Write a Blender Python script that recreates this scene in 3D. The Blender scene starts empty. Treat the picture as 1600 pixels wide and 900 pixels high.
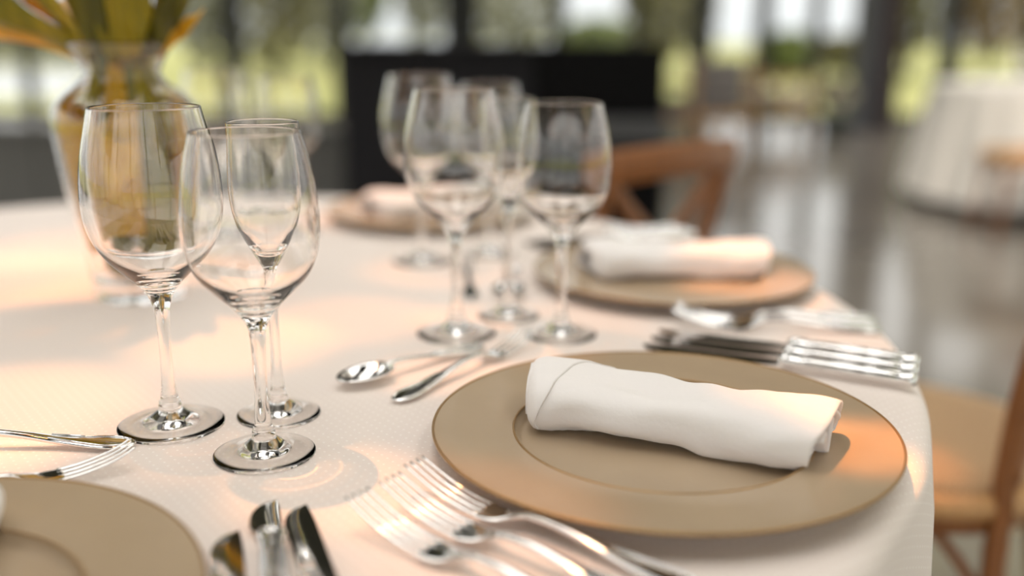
import bpy, bmesh, math, random
from mathutils import Vector, Matrix, noise
S = bpy.context.scene
COL = S.collection
PI = math.pi
random.seed(4)

# ------------------------------------------------------------------ camera
HC = 0.75 + 0.28958                       # lens height above the floor
PITCH, ROLL, FPX = 0.251053, 0.003837, 1556.28
cam_d = bpy.data.cameras.new('camera')
cam = bpy.data.objects.new('camera', cam_d)
COL.objects.link(cam)
S.camera = cam
fwd = Vector((0, math.cos(PITCH), -math.sin(PITCH)))
r0 = Vector((1, 0, 0)); u0 = Vector((0, math.sin(PITCH), math.cos(PITCH)))
right = r0 * math.cos(ROLL) + u0 * math.sin(ROLL)
up = u0 * math.cos(ROLL) - r0 * math.sin(ROLL)
cam.matrix_world = Matrix(((right.x, up.x, -fwd.x, 0), (right.y, up.y, -fwd.y, 0),
                           (right.z, up.z, -fwd.z, HC), (0, 0, 0, 1)))
cam_d.sensor_width = 36.0
cam_d.lens = FPX * 36 / 1600
cam_d.clip_start = 0.02
cam_d.clip_end = 500
cam_d.dof.use_dof = True
cam_d.dof.focus_distance = 0.715
cam_d.dof.aperture_fstop = 1.45

# ------------------------------------------------------------------ sky, exposure, sampling
S.view_settings.view_transform = 'Standard'
S.view_settings.look = 'None'
S.view_settings.gamma = 1.0
S.view_settings.exposure = 1.43
S.view_settings.use_curve_mapping = False
S.cycles.caustics_refractive = True
S.cycles.caustics_reflective = True
S.cycles.blur_glossy = 0.0
S.cycles.max_bounces = 16
S.cycles.transmission_bounces = 14
S.cycles.transparent_max_bounces = 24
S.cycles.glossy_bounces = 6
S.cycles.diffuse_bounces = 4
S.cycles.sample_clamp_indirect = 6.0
S.cycles.use_denoising = True

SKY = 0.86
world = bpy.data.worlds.new('overcast_sky'); S.world = world
world.use_nodes = True
wn = world.node_tree; wn.nodes.clear()
w_out = wn.nodes.new('ShaderNodeOutputWorld'); w_bg = wn.nodes.new('ShaderNodeBackground')
w_tc = wn.nodes.new('ShaderNodeTexCoord'); w_sep = wn.nodes.new('ShaderNodeSeparateXYZ')
w_ramp = wn.nodes.new('ShaderNodeValToRGB'); w_mr = wn.nodes.new('ShaderNodeMapRange')
w_noise = wn.nodes.new('ShaderNodeTexNoise'); w_mul = wn.nodes.new('ShaderNodeMixRGB')
wn.links.new(w_tc.outputs['Generated'], w_sep.inputs[0])
wn.links.new(w_sep.outputs['Z'], w_ramp.inputs[0])
e = w_ramp.color_ramp.elements
e[0].position = 0.0; e[0].color = (0.46, 0.47, 0.474, 1)
e[1].position = 1.0; e[1].color = (1.80, 1.69, 1.60, 1)
w_noise.inputs['Scale'].default_value = 2.2; w_noise.inputs['Detail'].default_value = 5
wn.links.new(w_tc.outputs['Generated'], w_noise.inputs['Vector'])
w_mr.inputs['From Min'].default_value = 0.3; w_mr.inputs['From Max'].default_value = 0.7
w_mr.inputs['To Min'].default_value = 0.9; w_mr.inputs['To Max'].default_value = 1.1
wn.links.new(w_noise.outputs[0], w_mr.inputs['Value'])
w_mul.blend_type = 'MULTIPLY'; w_mul.inputs[0].default_value = 1
wn.links.new(w_ramp.outputs[0], w_mul.inputs[1]); wn.links.new(w_mr.outputs[0], w_mul.inputs[2])
wn.links.new(w_mul.outputs[0], w_bg.inputs[0])
w_bg.inputs[1].default_value = SKY
wn.links.new(w_bg.outputs[0], w_out.inputs[0])

# ------------------------------------------------------------------ unseen spots added for the warm patches, plus a far-table fill
CEIL = 3.6
def spot(name, tx, ty, tz, rad, power, colr=(1.0, 0.42, 0.13), off=(-0.55, 0.55), blend=0.8):
    """a spot added out of view under the ceiling, aimed at the patch it makes"""
    d = bpy.data.lights.new(name, 'SPOT')
    o = bpy.data.objects.new(name, d); COL.objects.link(o)
    p = Vector((tx + off[0], ty + off[1], CEIL - 0.15)); t = Vector((tx, ty, tz))
    o.location = p
    o.rotation_euler = (t - p).to_track_quat('-Z', 'Y').to_euler()
    d.spot_size = 2 * math.atan(1.12 * rad / (t - p).length)
    d.spot_blend = blend
    d.energy = power; d.color = colr; d.shadow_soft_size = 0.015
PW = 84
ORANGE = (1.0, 0.36, 0.09); PEACH = (1.0, 0.40, 0.12)
for tx, ty, rad, k, c in (
        (-0.62, 1.17, 0.17, 0.9, ORANGE), (-0.60, 1.34, 0.15, 0.6, ORANGE), (-0.27, 0.915, 0.105, 0.9, PEACH),
        (-0.40, 0.735, 0.125, 1.0, PEACH), (-0.17, 1.00, 0.10, 0.5, ORANGE), (-0.055, 1.00, 0.06, 0.6, ORANGE),
        (-0.12, 0.60, 0.075, 0.9, PEACH), (-0.07, 0.83, 0.06, 0.7, ORANGE), (0.200, 0.664, 0.05, 0.8, ORANGE),
        (0.243, 0.634, 0.055, 2.2, ORANGE), (0.272, 1.105, 0.085, 1.9, ORANGE), (0.335, 0.91, 0.08, 0.4, ORANGE),
        (0.30, 0.63, 0.05, 0.6, ORANGE), (-0.20, 1.58, 0.13, 1.1, ORANGE), (-0.02, 0.53, 0.09, 0.6, ORANGE),
        (-0.22, 0.66, 0.06, 0.35, ORANGE), (-0.37, 0.64, 0.06, 0.6, ORANGE), (-0.10, 1.22, 0.10, 0.5, ORANGE),
        (0.02, 0.86, 0.07, 0.5, ORANGE), (-0.42, 1.09, 0.16, 0.7, ORANGE), (0.05, 0.98, 0.10, 0.35, ORANGE)):
    spot('added_spot', tx, ty, 0.76, rad, PW * k, c)  # one added spot per warm patch, true source unknown
spot('added_spot', 0.53, 1.28, 0.46, 0.10, PW * 1.3, ORANGE)
spot('added_spot', 2.72, 5.02, 0.46, 0.20, PW * 1.4, ORANGE)
spot('added_spot', 3.1, 5.7, 0.75, 0.22, PW * 0.8, ORANGE)
spot('added_spot', 3.0, 5.5, 0.45, 1.1, 140, (1.0, 0.9, 0.79), (-1.3, -2.9))  # unseen neutral fill, added to brighten the far tablecloth

# ------------------------------------------------------------------ material helpers
def mat(name, col, rough=0.5, metal=0.0, spec=0.5, **kw):
    m = bpy.data.materials.new(name); m.use_nodes = True
    b = m.node_tree.nodes['Principled BSDF']
    b.inputs['Base Color'].default_value = (*col, 1)
    b.inputs['Roughness'].default_value = rough
    b.inputs['Metallic'].default_value = metal
    b.inputs['Specular IOR Level'].default_value = spec
    for k, v in kw.items():
        b.inputs[k.replace('_', ' ')].default_value = v
    return m
def nodes(m):
    return m.node_tree.nodes, m.node_tree.links, m.node_tree.nodes['Principled BSDF']
def noisy(m, c1, c2, scale=8, stretch=(1, 1, 1), detail=4, bump=0.0, lo=0.35, hi=0.65, bdist=0.002):
    n, l, b = nodes(m)
    tc = n.new('ShaderNodeTexCoord'); mp = n.new('ShaderNodeMapping'); t = n.new('ShaderNodeTexNoise'); r = n.new('ShaderNodeValToRGB')
    mp.inputs['Scale'].default_value = stretch
    t.inputs['Scale'].default_value = scale; t.inputs['Detail'].default_value = detail
    l.new(tc.outputs['Object'], mp.inputs[0]); l.new(mp.outputs[0], t.inputs['Vector']); l.new(t.outputs[0], r.inputs[0])
    r.color_ramp.elements[0].position = lo; r.color_ramp.elements[0].color = (*c1, 1)
    r.color_ramp.elements[1].position = hi; r.color_ramp.elements[1].color = (*c2, 1)
    l.new(r.outputs[0], b.inputs['Base Color'])
    if bump:
        bp = n.new('ShaderNodeBump'); bp.inputs['Strength'].default_value = bump; bp.inputs['Distance'].default_value = bdist
        l.new(t.outputs[0], bp.inputs['Height']); l.new(bp.outputs[0], b.inputs['Normal'])
    return m

M = {}
# glass
g = bpy.data.materials.new('drinking_glass'); g.use_nodes = True
nn = g.node_tree.nodes; nn.clear()
go = nn.new('ShaderNodeOutputMaterial'); gb = nn.new('ShaderNodeBsdfGlass')
gb.inputs['IOR'].default_value = 1.48; gb.inputs['Roughness'].default_value = 0.0; gb.inputs['Color'].default_value = (0.995, 0.99, 0.985, 1)
g.node_tree.links.new(gb.outputs[0], go.inputs[0]); M['glass'] = g
# window panes: clear sheet, a little mirror
g = bpy.data.materials.new('window_pane'); g.use_nodes = True
nn = g.node_tree.nodes; nn.clear(); l = g.node_tree.links
go = nn.new('ShaderNodeOutputMaterial'); gt = nn.new('ShaderNodeBsdfTransparent'); gg = nn.new('ShaderNodeBsdfGlossy')
gm = nn.new('ShaderNodeMixShader'); gf = nn.new('ShaderNodeFresnel')
gt.inputs[0].default_value = (0.95, 0.97, 0.96, 1); gg.inputs['Roughness'].default_value = 0.02; gf.inputs[0].default_value = 1.35
l.new(gf.outputs[0], gm.inputs[0]); l.new(gt.outputs[0], gm.inputs[1]); l.new(gg.outputs[0], gm.inputs[2]); l.new(gm.outputs[0], go.inputs[0])
M['pane'] = g

M['silver'] = mat('polished_cutlery', (0.86, 0.85, 0.84), 0.07, 1.0)
M['charger'] = mat('beige_glaze', (0.40, 0.31, 0.205), 0.22, 0.0, 0.45)
noisy(M['charger'], (0.405, 0.305, 0.203), (0.435, 0.33, 0.22), 14)
M['gold'] = mat('gold_rim_paint', (0.36, 0.215, 0.085), 0.3, 0.55)
M['napkin'] = mat('white_napkin', (0.84, 0.80, 0.78), 0.9, 0, 0.15, Sheen_Weight=0.2)
n, l, b = nodes(M['napkin'])
tc = n.new('ShaderNodeTexCoord'); wv = n.new('ShaderNodeTexWave'); wv2 = n.new('ShaderNodeTexWave'); ad = n.new('ShaderNodeMath'); bp = n.new('ShaderNodeBump')
ns = n.new('ShaderNodeTexNoise'); ns.inputs['Scale'].default_value = 95; ns.inputs['Detail'].default_value = 4; ad2 = n.new('ShaderNodeMath'); ad2.operation = 'MULTIPLY_ADD'; ad2.inputs[1].default_value = 6
for w_, d_ in ((wv, 'X'), (wv2, 'Y')):
    w_.bands_direction = d_; w_.inputs['Scale'].default_value = 420; l.new(tc.outputs['Object'], w_.inputs['Vector'])
l.new(wv.outputs[1], ad.inputs[0]); l.new(wv2.outputs[1], ad.inputs[1]); l.new(tc.outputs['Object'], ns.inputs['Vector'])
l.new(ns.outputs[0], ad2.inputs[0]); l.new(ad.outputs[0], ad2.inputs[2])
l.new(ns.outputs[0], bp.inputs['Height']); bp.inputs['Distance'].default_value = 0.0022; bp.inputs['Strength'].default_value = 0.35
l.new(bp.outputs[0], b.inputs['Normal'])

def dotted_cloth(name, base, dot):
    m = mat(name, base, 0.85, 0, 0.2, Sheen_Weight=0.15)
    n, l, b = nodes(m)
    tc = n.new('ShaderNodeTexCoord'); mp = n.new('ShaderNodeMapping'); l.new(tc.outputs['UV'], mp.inputs[0])
    mp.inputs['Rotation'].default_value = (0, 0, 0.9); P = 0.0074
    mp.inputs['Scale'].default_value = (1 / P, 1 / P, 1)
    def cell(shift):
        a = n.new('ShaderNodeVectorMath'); a.operation = 'ADD'; a.inputs[1].default_value = (shift, shift, 0); l.new(mp.outputs[0], a.inputs[0])
        f = n.new('ShaderNodeVectorMath'); f.operation = 'FRACTION'; l.new(a.outputs[0], f.inputs[0])
        s = n.new('ShaderNodeVectorMath'); s.operation = 'SUBTRACT'; s.inputs[1].default_value = (.5, .5, 0); l.new(f.outputs[0], s.inputs[0])
        mu = n.new('ShaderNodeVectorMath'); mu.operation = 'MULTIPLY'; mu.inputs[1].default_value = (1, 1, 0); l.new(s.outputs[0], mu.inputs[0])
        le = n.new('ShaderNodeVectorMath'); le.operation = 'LENGTH'; l.new(mu.outputs[0], le.inputs[0])
        return le
    c1 = cell(0)
    r = n.new('ShaderNodeMapRange'); r.inputs['From Min'].default_value = 0.07; r.inputs['From Max'].default_value = 0.16
    r.inputs['To Min'].default_value = 1; r.inputs['To Max'].default_value = 0; l.new(c1.outputs['Value'], r.inputs['Value'])
    mx = n.new('ShaderNodeMixRGB'); mx.inputs[1].default_value = (*base, 1); mx.inputs[2].default_value = (*dot, 1)
    l.new(r.outputs[0], mx.inputs[0]); l.new(mx.outputs[0], b.inputs['Base Color'])
    no = n.new('ShaderNodeTexNoise'); no.inputs['Scale'].default_value = 900; no.inputs['Detail'].default_value = 2; l.new(tc.outputs['UV'], no.inputs['Vector'])
    ma = n.new('ShaderNodeMath'); ma.operation = 'MULTIPLY_ADD'; ma.inputs[1].default_value = 0.35
    l.new(no.outputs[0], ma.inputs[0]); l.new(r.outputs[0], ma.inputs[2])
    bp = n.new('ShaderNodeBump'); bp.inputs['Distance'].default_value = 0.0002; bp.inputs['Strength'].default_value = 0.3
    l.new(ma.outputs[0], bp.inputs['Height']); l.new(bp.outputs[0], b.inputs['Normal'])
    return m
M['cloth'] = dotted_cloth('dotted_tablecloth', (0.79, 0.70, 0.645), (0.91, 0.85, 0.80))
M['cloth2'] = mat('plain_tablecloth', (0.84, 0.80, 0.74), 0.85, 0, 0.2)
M['wood'] = noisy(mat('warm_brown_wood', (0.25, 0.12, 0.05), 0.46), (0.19, 0.064, 0.014), (0.27, 0.100, 0.024), 9, (12, 12, 1.2))
M['wood_light'] = noisy(mat('honey_wood', (0.5, 0.28, 0.1), 0.4), (0.42, 0.22, 0.08), (0.56, 0.32, 0.13), 9, (12, 12, 1.2))
# woven cane
m = mat('woven_cane', (0.55, 0.36, 0.19), 0.6); n, l, b = nodes(m)
tc = n.new('ShaderNodeTexCoord'); ck = n.new('ShaderNodeTexWave'); ck2 = n.new('ShaderNodeTexWave'); mlt = n.new('ShaderNodeMath'); mlt.operation = 'ADD'
for q_, d_ in ((ck, 'X'), (ck2, 'Y')):
    q_.bands_direction = d_; q_.inputs['Scale'].default_value = 45; q_.inputs['Distortion'].default_value = 0.6; l.new(tc.outputs['Object'], q_.inputs['Vector'])
l.new(ck.outputs[1], mlt.inputs[0]); l.new(ck2.outputs[1], mlt.inputs[1])
rr = n.new('ShaderNodeValToRGB'); l.new(mlt.outputs[0], rr.inputs[0])
rr.color_ramp.elements[0].color = (0.36, 0.2, 0.09, 1); rr.color_ramp.elements[1].color = (0.56, 0.36, 0.19, 1); rr.color_ramp.elements[1].position = 0.75
l.new(rr.outputs[0], b.inputs['Base Color'])
bp = n.new('ShaderNodeBump'); bp.inputs['Distance'].default_value = 0.002; l.new(mlt.outputs[0], bp.inputs['Height']); l.new(bp.outputs[0], b.inputs['Normal'])
M['cane'] = m
M['steel_screw'] = mat('brass_screw', (0.5, 0.36, 0.2), 0.35, 0.9)
M['concrete'] = noisy(mat('polished_concrete', (0.34, 0.32, 0.29), 0.13, 0, 0.65), (0.185, 0.163, 0.138), (0.24, 0.213, 0.18), 1.6, detail=8)
M['ceiling'] = mat('black_ceiling', (0.02, 0.02, 0.022), 0.8)
M['frame'] = mat('dark_steel_frame', (0.022, 0.022, 0.022), 0.5)
M['column_grey'] = mat('grey_steel', (0.06, 0.06, 0.07), 0.5)
M['column_red'] = mat('dark_red_steel', (0.028, 0.012, 0.011), 0.5)
M['charcoal'] = mat('charcoal_laminate', (0.015, 0.014, 0.016), 0.7, 0, 0.12)
M['black'] = mat('matt_black', (0.003, 0.0027, 0.003), 0.7, 0, 0.1)
M['midgrey'] = mat('dark_grey_panel', (0.055, 0.054, 0.056), 0.5)
M['darkgrey'] = mat('dark_grey_paint', (0.105, 0.10, 0.09), 0.6)
M['greyfab'] = noisy(mat('mauve_grey_fabric', (0.25, 0.22, 0.21), 0.9), (0.17, 0.15, 0.145), (0.22, 0.195, 0.19), 20)
M['whitefab'] = mat('pale_cushion', (0.42, 0.38, 0.34), 0.9)
M['grass'] = noisy(mat('lawn_grass', (0.3, 0.35, 0.08), 0.9), (0.20, 0.215, 0.05), (0.30, 0.29, 0.095), 0.4, detail=6)
M['lake'] = mat('lake_water', (0.55, 0.58, 0.58), 0.12, 0, 0.6)
M['bark'] = noisy(mat('tree_bark', (0.05, 0.04, 0.03), 0.9), (0.035, 0.028, 0.02), (0.07, 0.055, 0.04), 6)
def leafmat(name, c1, c2):
    m = mat(name, c1, 0.6, 0, 0.3)
    n, l, b = nodes(m)
    oi = n.new('ShaderNodeNewGeometry'); r = n.new('ShaderNodeValToRGB')
    l.new(oi.outputs['Random Per Island'], r.inputs[0])
    r.color_ramp.elements[0].color = (*c1, 1); r.color_ramp.elements[1].color = (*c2, 1)
    l.new(r.outputs[0], b.inputs['Base Color'])
    return m
M['olive'] = leafmat('olive_foliage', (0.10, 0.10, 0.035), (0.19, 0.17, 0.07))
M['greyleaf'] = leafmat('grey_green_foliage', (0.16, 0.17, 0.11), (0.28, 0.27, 0.19))
M['green'] = leafmat('fresh_foliage', (0.09, 0.12, 0.025), (0.17, 0.20, 0.05))
M['rust'] = leafmat('rusty_foliage', (0.16, 0.10, 0.03), (0.26, 0.18, 0.06))
M['potgreen'] = mat('dark_green_glaze', (0.006, 0.02, 0.014), 0.35)
M['petal'] = leafmat('cream_ball', (0.45, 0.42, 0.32), (0.6, 0.56, 0.45))
M['leaf_gold'] = noisy(mat('golden_leaf', (0.4, 0.28, 0.02), 0.4, 0, 0.5, Transmission_Weight=0.0), (0.60, 0.34, 0.003), (0.80, 0.50, 0.008), 4, (10, 1, 1))
M['leaf_lime'] = noisy(mat('lime_leaf', (0.3, 0.3, 0.03), 0.4, 0, 0.5), (0.26, 0.23, 0.010), (0.50, 0.38, 0.015), 4, (10, 1, 1))
M['leaf_dark'] = noisy(mat('dark_leaf', (0.08, 0.09, 0.015), 0.4, 0, 0.5), (0.10, 0.095, 0.006), (0.20, 0.17, 0.01), 4, (10, 1, 1))
for k_ in ('leaf_gold', 'leaf_lime', 'leaf_dark'):
    n, l, b = nodes(M[k_]); src = b.inputs['Base Color'].links[0].from_socket
    tr = n.new('ShaderNodeBsdfTranslucent'); mx = n.new('ShaderNodeMixShader'); mx.inputs[0].default_value = 0.45
    l.new(src, tr.inputs[0]); l.new(b.outputs[0], mx.inputs[1]); l.new(tr.outputs[0], mx.inputs[2]); l.new(mx.outputs[0], n['Material Output'].inputs[0])
M['stalk'] = noisy(mat('green_stalk', (0.10, 0.11, 0.02), 0.45), (0.10, 0.10, 0.010), (0.19, 0.17, 0.02), 5, (6, 6, 1))
M['palestalk'] = mat('pale_cut_stalk', (0.55, 0.45, 0.25), 0.6)
M['lemon'] = noisy(mat('yellow_rind', (0.62, 0.38, 0.03), 0.4), (0.55, 0.30, 0.02), (0.68, 0.45, 0.04), 30)
M['orangebud'] = mat('orange_bud', (0.6, 0.2, 0.03), 0.5)
M['redpetal'] = mat('red_flower', (0.45, 0.08, 0.03), 0.6)

# ------------------------------------------------------------------ mesh helpers
def link(name, verts, faces, m, parent=None, smooth=True, uv=None, subsurf=0, solid=0.0, mats=None, fmat=None):
    me = bpy.data.meshes.new(name)
    me.from_pydata([tuple(v) for v in verts], [], faces)
    if m is not None: me.materials.append(m)
    for x in (mats or []): me.materials.append(x)
    if fmat: me.polygons.foreach_set('material_index', fmat)
    if smooth: me.polygons.foreach_set('use_smooth', [True] * len(me.polygons))
    if uv:
        lay = me.uv_layers.new(name='UVMap')
        for lp in me.loops: lay.data[lp.index].uv = uv[lp.vertex_index]
    me.update()
    o = bpy.data.objects.new(name, me); COL.objects.link(o)
    if parent: o.parent = parent
    if solid:
        md = o.modifiers.new('thickness', 'SOLIDIFY'); md.thickness = solid; md.offset = 0
    if subsurf:
        md = o.modifiers.new('smooth', 'SUBSURF'); md.levels = subsurf; md.render_levels = subsurf
    return o
class MB:
    def __init__(s): s.v = []; s.f = []
    def add(s, v, f):
        k = len(s.v); s.v += [tuple(x) for x in v]; s.f += [tuple(i + k for i in q) for q in f]; return s
    def build(s, name, m, parent=None, smooth=False, **kw): return link(name, s.v, s.f, m, parent, smooth, **kw)
def box(x0, x1, y0, y1, z0, z1, bev=0.0):
    if not bev:
        v = [(x, y, z) for z in (z0, z1) for y in (y0, y1) for x in (x0, x1)]
        return v, [(0, 2, 3, 1), (4, 5, 7, 6), (0, 1, 5, 4), (2, 6, 7, 3), (0, 4, 6, 2), (1, 3, 7, 5)]
    bm = bmesh.new()
    bmesh.ops.create_cube(bm, size=1)
    for q in bm.verts: q.co = Vector(((x0 + x1) / 2 + q.co.x * (x1 - x0), (y0 + y1) / 2 + q.co.y * (y1 - y0), (z0 + z1) / 2 + q.co.z * (z1 - z0)))
    bmesh.ops.bevel(bm, geom=bm.edges[:], offset=bev, segments=3, affect='EDGES', profile=0.5)
    bm.verts.index_update()
    v = [q.co[:] for q in bm.verts]; f = [tuple(q.index for q in p.verts) for p in bm.faces]; bm.free()
    return v, f
def lathe(prof, n=48, closed=False):
    """prof: (r, z) list; r = 0 ends become poles"""
    v, f, rows = [], [], []
    for r, z in prof:
        if r <= 1e-9: rows.append([len(v)]); v.append((0, 0, z))
        else:
            rows.append(list(range(len(v), len(v) + n)))
            v += [(r * math.cos(2 * PI * i / n), r * math.sin(2 * PI * i / n), z) for i in range(n)]
    pairs = list(zip(rows[:-1], rows[1:])) + ([(rows[-1], rows[0])] if closed else [])
    for a, b in pairs:
        for i in range(n):
            j = (i + 1) % n
            if len(a) == 1 and len(b) == 1: continue
            if len(a) == 1: f.append((a[0], b[j], b[i]))
            elif len(b) == 1: f.append((a[i], a[j], b[0]))
            else: f.append((a[i], a[j], b[j], b[i]))
    return v, f
def spline(pts, n):
    """Catmull-Rom through pts (tuples of any length), n samples"""
    P = [pts[0]] + list(pts) + [pts[-1]]; out = []
    segs = len(pts) - 1
    for k in range(n):
        t = k / (n - 1) * segs; i = min(int(t), segs - 1); u = t - i
        p0, p1, p2, p3 = P[i], P[i + 1], P[i + 2], P[i + 3]
        out.append(tuple(0.5 * (2 * b + (c - a) * u + (2 * a - 5 * b + 4 * c - d) * u * u + (3 * b - a - 3 * c + d) * u ** 3) for a, b, c, d in zip(p0, p1, p2, p3)))
    return out
def sweep(path, rad, n=10, upv=Vector((0, 0, 1)), closed=False):
    """tube along path; rad = list of (side, up) radii"""
    v, f = [], []; N = len(path); P = [Vector(p) for p in path]
    for k in range(N):
        a = P[(k - 1) % N] if (closed or k) else P[k]; b = P[(k + 1) % N] if (closed or k < N - 1) else P[k]
        t = (b - a).normalized(); s = t.cross(upv)
        if s.length < 1e-4: s = t.cross(Vector((0, 1, 0)))
        s.normalize(); w = s.cross(t).normalized()
        rs, ru = rad[k] if isinstance(rad, list) else (rad if isinstance(rad, tuple) else (rad, rad))
        for i in range(n):
            c = 2 * PI * i / n
            v.append(P[k] + s * (rs * math.cos(c)) + w * (ru * math.sin(c)))
    rng = range(N) if closed else range(N - 1)
    for k in rng:
        for i in range(n):
            j = (i + 1) % n; k2 = (k + 1) % N
            f.append((k * n + i, k * n + j, k2 * n + j, k2 * n + i))
    if not closed:
        f.append(tuple(range(n - 1, -1, -1))); f.append(tuple((N - 1) * n + i for i in range(n)))
    return v, f
def tag(o, label=None, cat=None, group=None, kind=None):
    if label: o['label'] = label
    if cat: o['category'] = cat
    if group: o['group'] = group
    if kind: o['kind'] = kind
    return o
def thing(name, label, cat, loc=(0, 0, 0), rz=0.0, group=None):
    o = bpy.data.objects.new(name, None); COL.objects.link(o)
    o.location = loc; o.rotation_euler = (0, 0, rz); o.empty_display_size = 0.05
    return tag(o, label, cat, group)
def dup(root, label, loc, rz=0.0, group=None, tilt=(0, 0)):
    r = root.copy(); COL.objects.link(r); r.location = loc; r.rotation_euler = (tilt[0], tilt[1], rz)
    r['label'] = label
    if group: r['group'] = group
    def rec(a, b):
        for ch in list(a.children):
            c = ch.copy(); COL.objects.link(c); c.parent = b; c.matrix_parent_inverse = ch.matrix_parent_inverse.copy()
            rec(ch, c)
    rec(root, r)
    return r

CAUSTIC = []
# ------------------------------------------------------------------ room shell
TZ = 0.75
BACK, FRONT, LEFT, RIGHT = 12.7, -4.5, -9.0, 9.0
def struct(o): o['kind'] = 'structure'; return o
struct(link('floor', *box(LEFT, RIGHT, FRONT, BACK, -0.1, 0), M['concrete'], None, False))
# dark ceiling with unseen rooflight openings added to light the tables and hall
cb = MB()
SKX0, SKX1, SKY0, SKY1 = -4.5, 3.4, -4.4, 3.6
ADDED_ROOFLIGHTS = [(-5.2, -3.6, -1.0, 5.4), (-2.8, -1.4, -0.6, 5.4), (-0.8, 0.4, -0.4, 4.6), (1.2, 2.4, -0.6, 5.0), (3.0, 8.6, 3.2, 11.6), (3.6, 8.6, -3.6, 3.0)]
xs_ = sorted({LEFT, RIGHT} | {r[0] for r in ADDED_ROOFLIGHTS} | {r[1] for r in ADDED_ROOFLIGHTS}); ys_ = sorted({FRONT, BACK} | {r[2] for r in ADDED_ROOFLIGHTS} | {r[3] for r in ADDED_ROOFLIGHTS})
for xa, xb in zip(xs_[:-1], xs_[1:]):
    run = None
    for ya, yb in zip(ys_[:-1], ys_[1:]):
        mx, my = (xa + xb) / 2, (ya + yb) / 2
        if any(r[0] < mx < r[1] and r[2] < my < r[3] for r in ADDED_ROOFLIGHTS):
            if run: cb.add(*box(xa, xb, run[0], run[1], CEIL, CEIL + 0.15)); run = None
        else: run = (run[0], yb) if run else (ya, yb)
    if run: cb.add(*box(xa, xb, run[0], run[1], CEIL, CEIL + 0.15))
struct(cb.build('ceiling', M['ceiling']))
for k, (xa, xb, ya, yb) in enumerate(ADDED_ROOFLIGHTS):
    rl = struct(link('window_%d' % (k + 1), *box(xa, xa + 0.05, ya, yb, CEIL - 0.05, CEIL), M['frame'], None, False))  # added rooflight, out of view, placed to let daylight in
    link('pane', [(xa, ya, CEIL + .02), (xb, ya, CEIL + .02), (xb, yb, CEIL + .02), (xa, yb, CEIL + .02)], [(0, 1, 2, 3)], M['pane'], rl, False)
    for q in range(1, 3):
        y = ya + (yb - ya) * q / 3
        link('glazing_bar', *box(xa, xb, y - 0.03, y + 0.03, CEIL - 0.04, CEIL + 0.04), M['frame'], rl, False)
def px2x(px, d): return (px - 800) / FPX * d
# back glazing: posts where the photograph has them
posts = [(-150, 30), (60, 14), (375, 34), (541, 26), (722, 54), (868, 20), (985, 16), (1085, 34), (1178, 22), (1258, 16), (1464, 30), (1590, 24), (1760, 24)]
win_n = 7
def window(name, x0, x1, y0, y1, pane_axis, z0=0.0, z1=CEIL, bar=0.03):
    """one glazed bay: bottom rail, top rail and its pane"""
    if pane_axis == 'x':
        o = struct(link(name, *box(x0, x1, y0 - bar, y0 + bar, z0, z0 + 0.06), M['frame'], None, False))
        link('top_rail', *box(x0, x1, y0 - bar, y0 + bar, z1 - 0.1, z1), M['frame'], o, False)
        link('pane', [(x0, y0, z0 + .06), (x1, y0, z0 + .06), (x1, y0, z1 - .1), (x0, y0, z1 - .1)], [(0, 1, 2, 3)], M['pane'], o, False)
    else:
        o = struct(link(name, *box(x0 - bar, x0 + bar, y0, y1, z0, z0 + 0.06), M['frame'], None, False))
        link('top_rail', *box(x0 - bar, x0 + bar, y0, y1, z1 - 0.1, z1), M['frame'], o, False)
        link('pane', [(x0, y0, z0 + .06), (x0, y1, z0 + .06), (x0, y1, z1 - .1), (x0, y0, z1 - .1)], [(0, 1, 2, 3)], M['pane'], o, False)
    return o
xs = [LEFT] + [px2x(p, BACK) for p, w in posts] + [RIGHT]
hw = [0] + [w / 2 / FPX * BACK for p, w in posts] + [0]
wb = struct(link('wall_back', *box(LEFT, RIGHT, BACK - 0.08, BACK + 0.08, CEIL - 0.02, CEIL + 0.15), M['frame'], None, False))
for x, h in zip(xs[1:-1], hw[1:-1]):
    link('glazing_post', *box(x - h, x + h, BACK - 0.08, BACK + 0.08, 0, CEIL), M['frame'], wb, False)
for i in range(len(xs) - 1):
    window('window_%d' % win_n, xs[i] + hw[i], xs[i + 1] - hw[i + 1], BACK, BACK, 'x'); win_n += 1
# side and front glazing (outside the frame; they light the room)
for side, x in (('left', LEFT), ('right', RIGHT)):
    w_ = struct(link('wall_' + side, *box(x - 0.08, x + 0.08, FRONT, BACK, CEIL - 0.02, CEIL + 0.15), M['frame'], None, False))
    ys = [FRONT + (BACK - FRONT) * k / 7 for k in range(8)]
    for k, y in enumerate(ys):
        link('glazing_post', *box(x - 0.08, x + 0.08, y - 0.07, y + 0.07, 0, CEIL), M['frame'], w_, False)
    for k in range(7):
        window('window_%d' % win_n, x, x, ys[k] + 0.07, ys[k + 1] - 0.07, 'y'); win_n += 1
w_ = struct(link('wall_front', *box(LEFT, RIGHT, FRONT - 0.08, FRONT + 0.08, CEIL - 0.02, CEIL + 0.15), M['frame'], None, False))
xf = [LEFT + (RIGHT - LEFT) * k / 7 for k in range(8)]
for x in xf[1:-1]:
    link('glazing_post', *box(x - 0.07, x + 0.07, FRONT - 0.08, FRONT + 0.08, 0, CEIL), M['frame'], w_, False)
for k in range(7):
    window('window_%d' % win_n, xf[k] + .07, xf[k + 1] - .07, FRONT, FRONT, 'x'); win_n += 1
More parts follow.
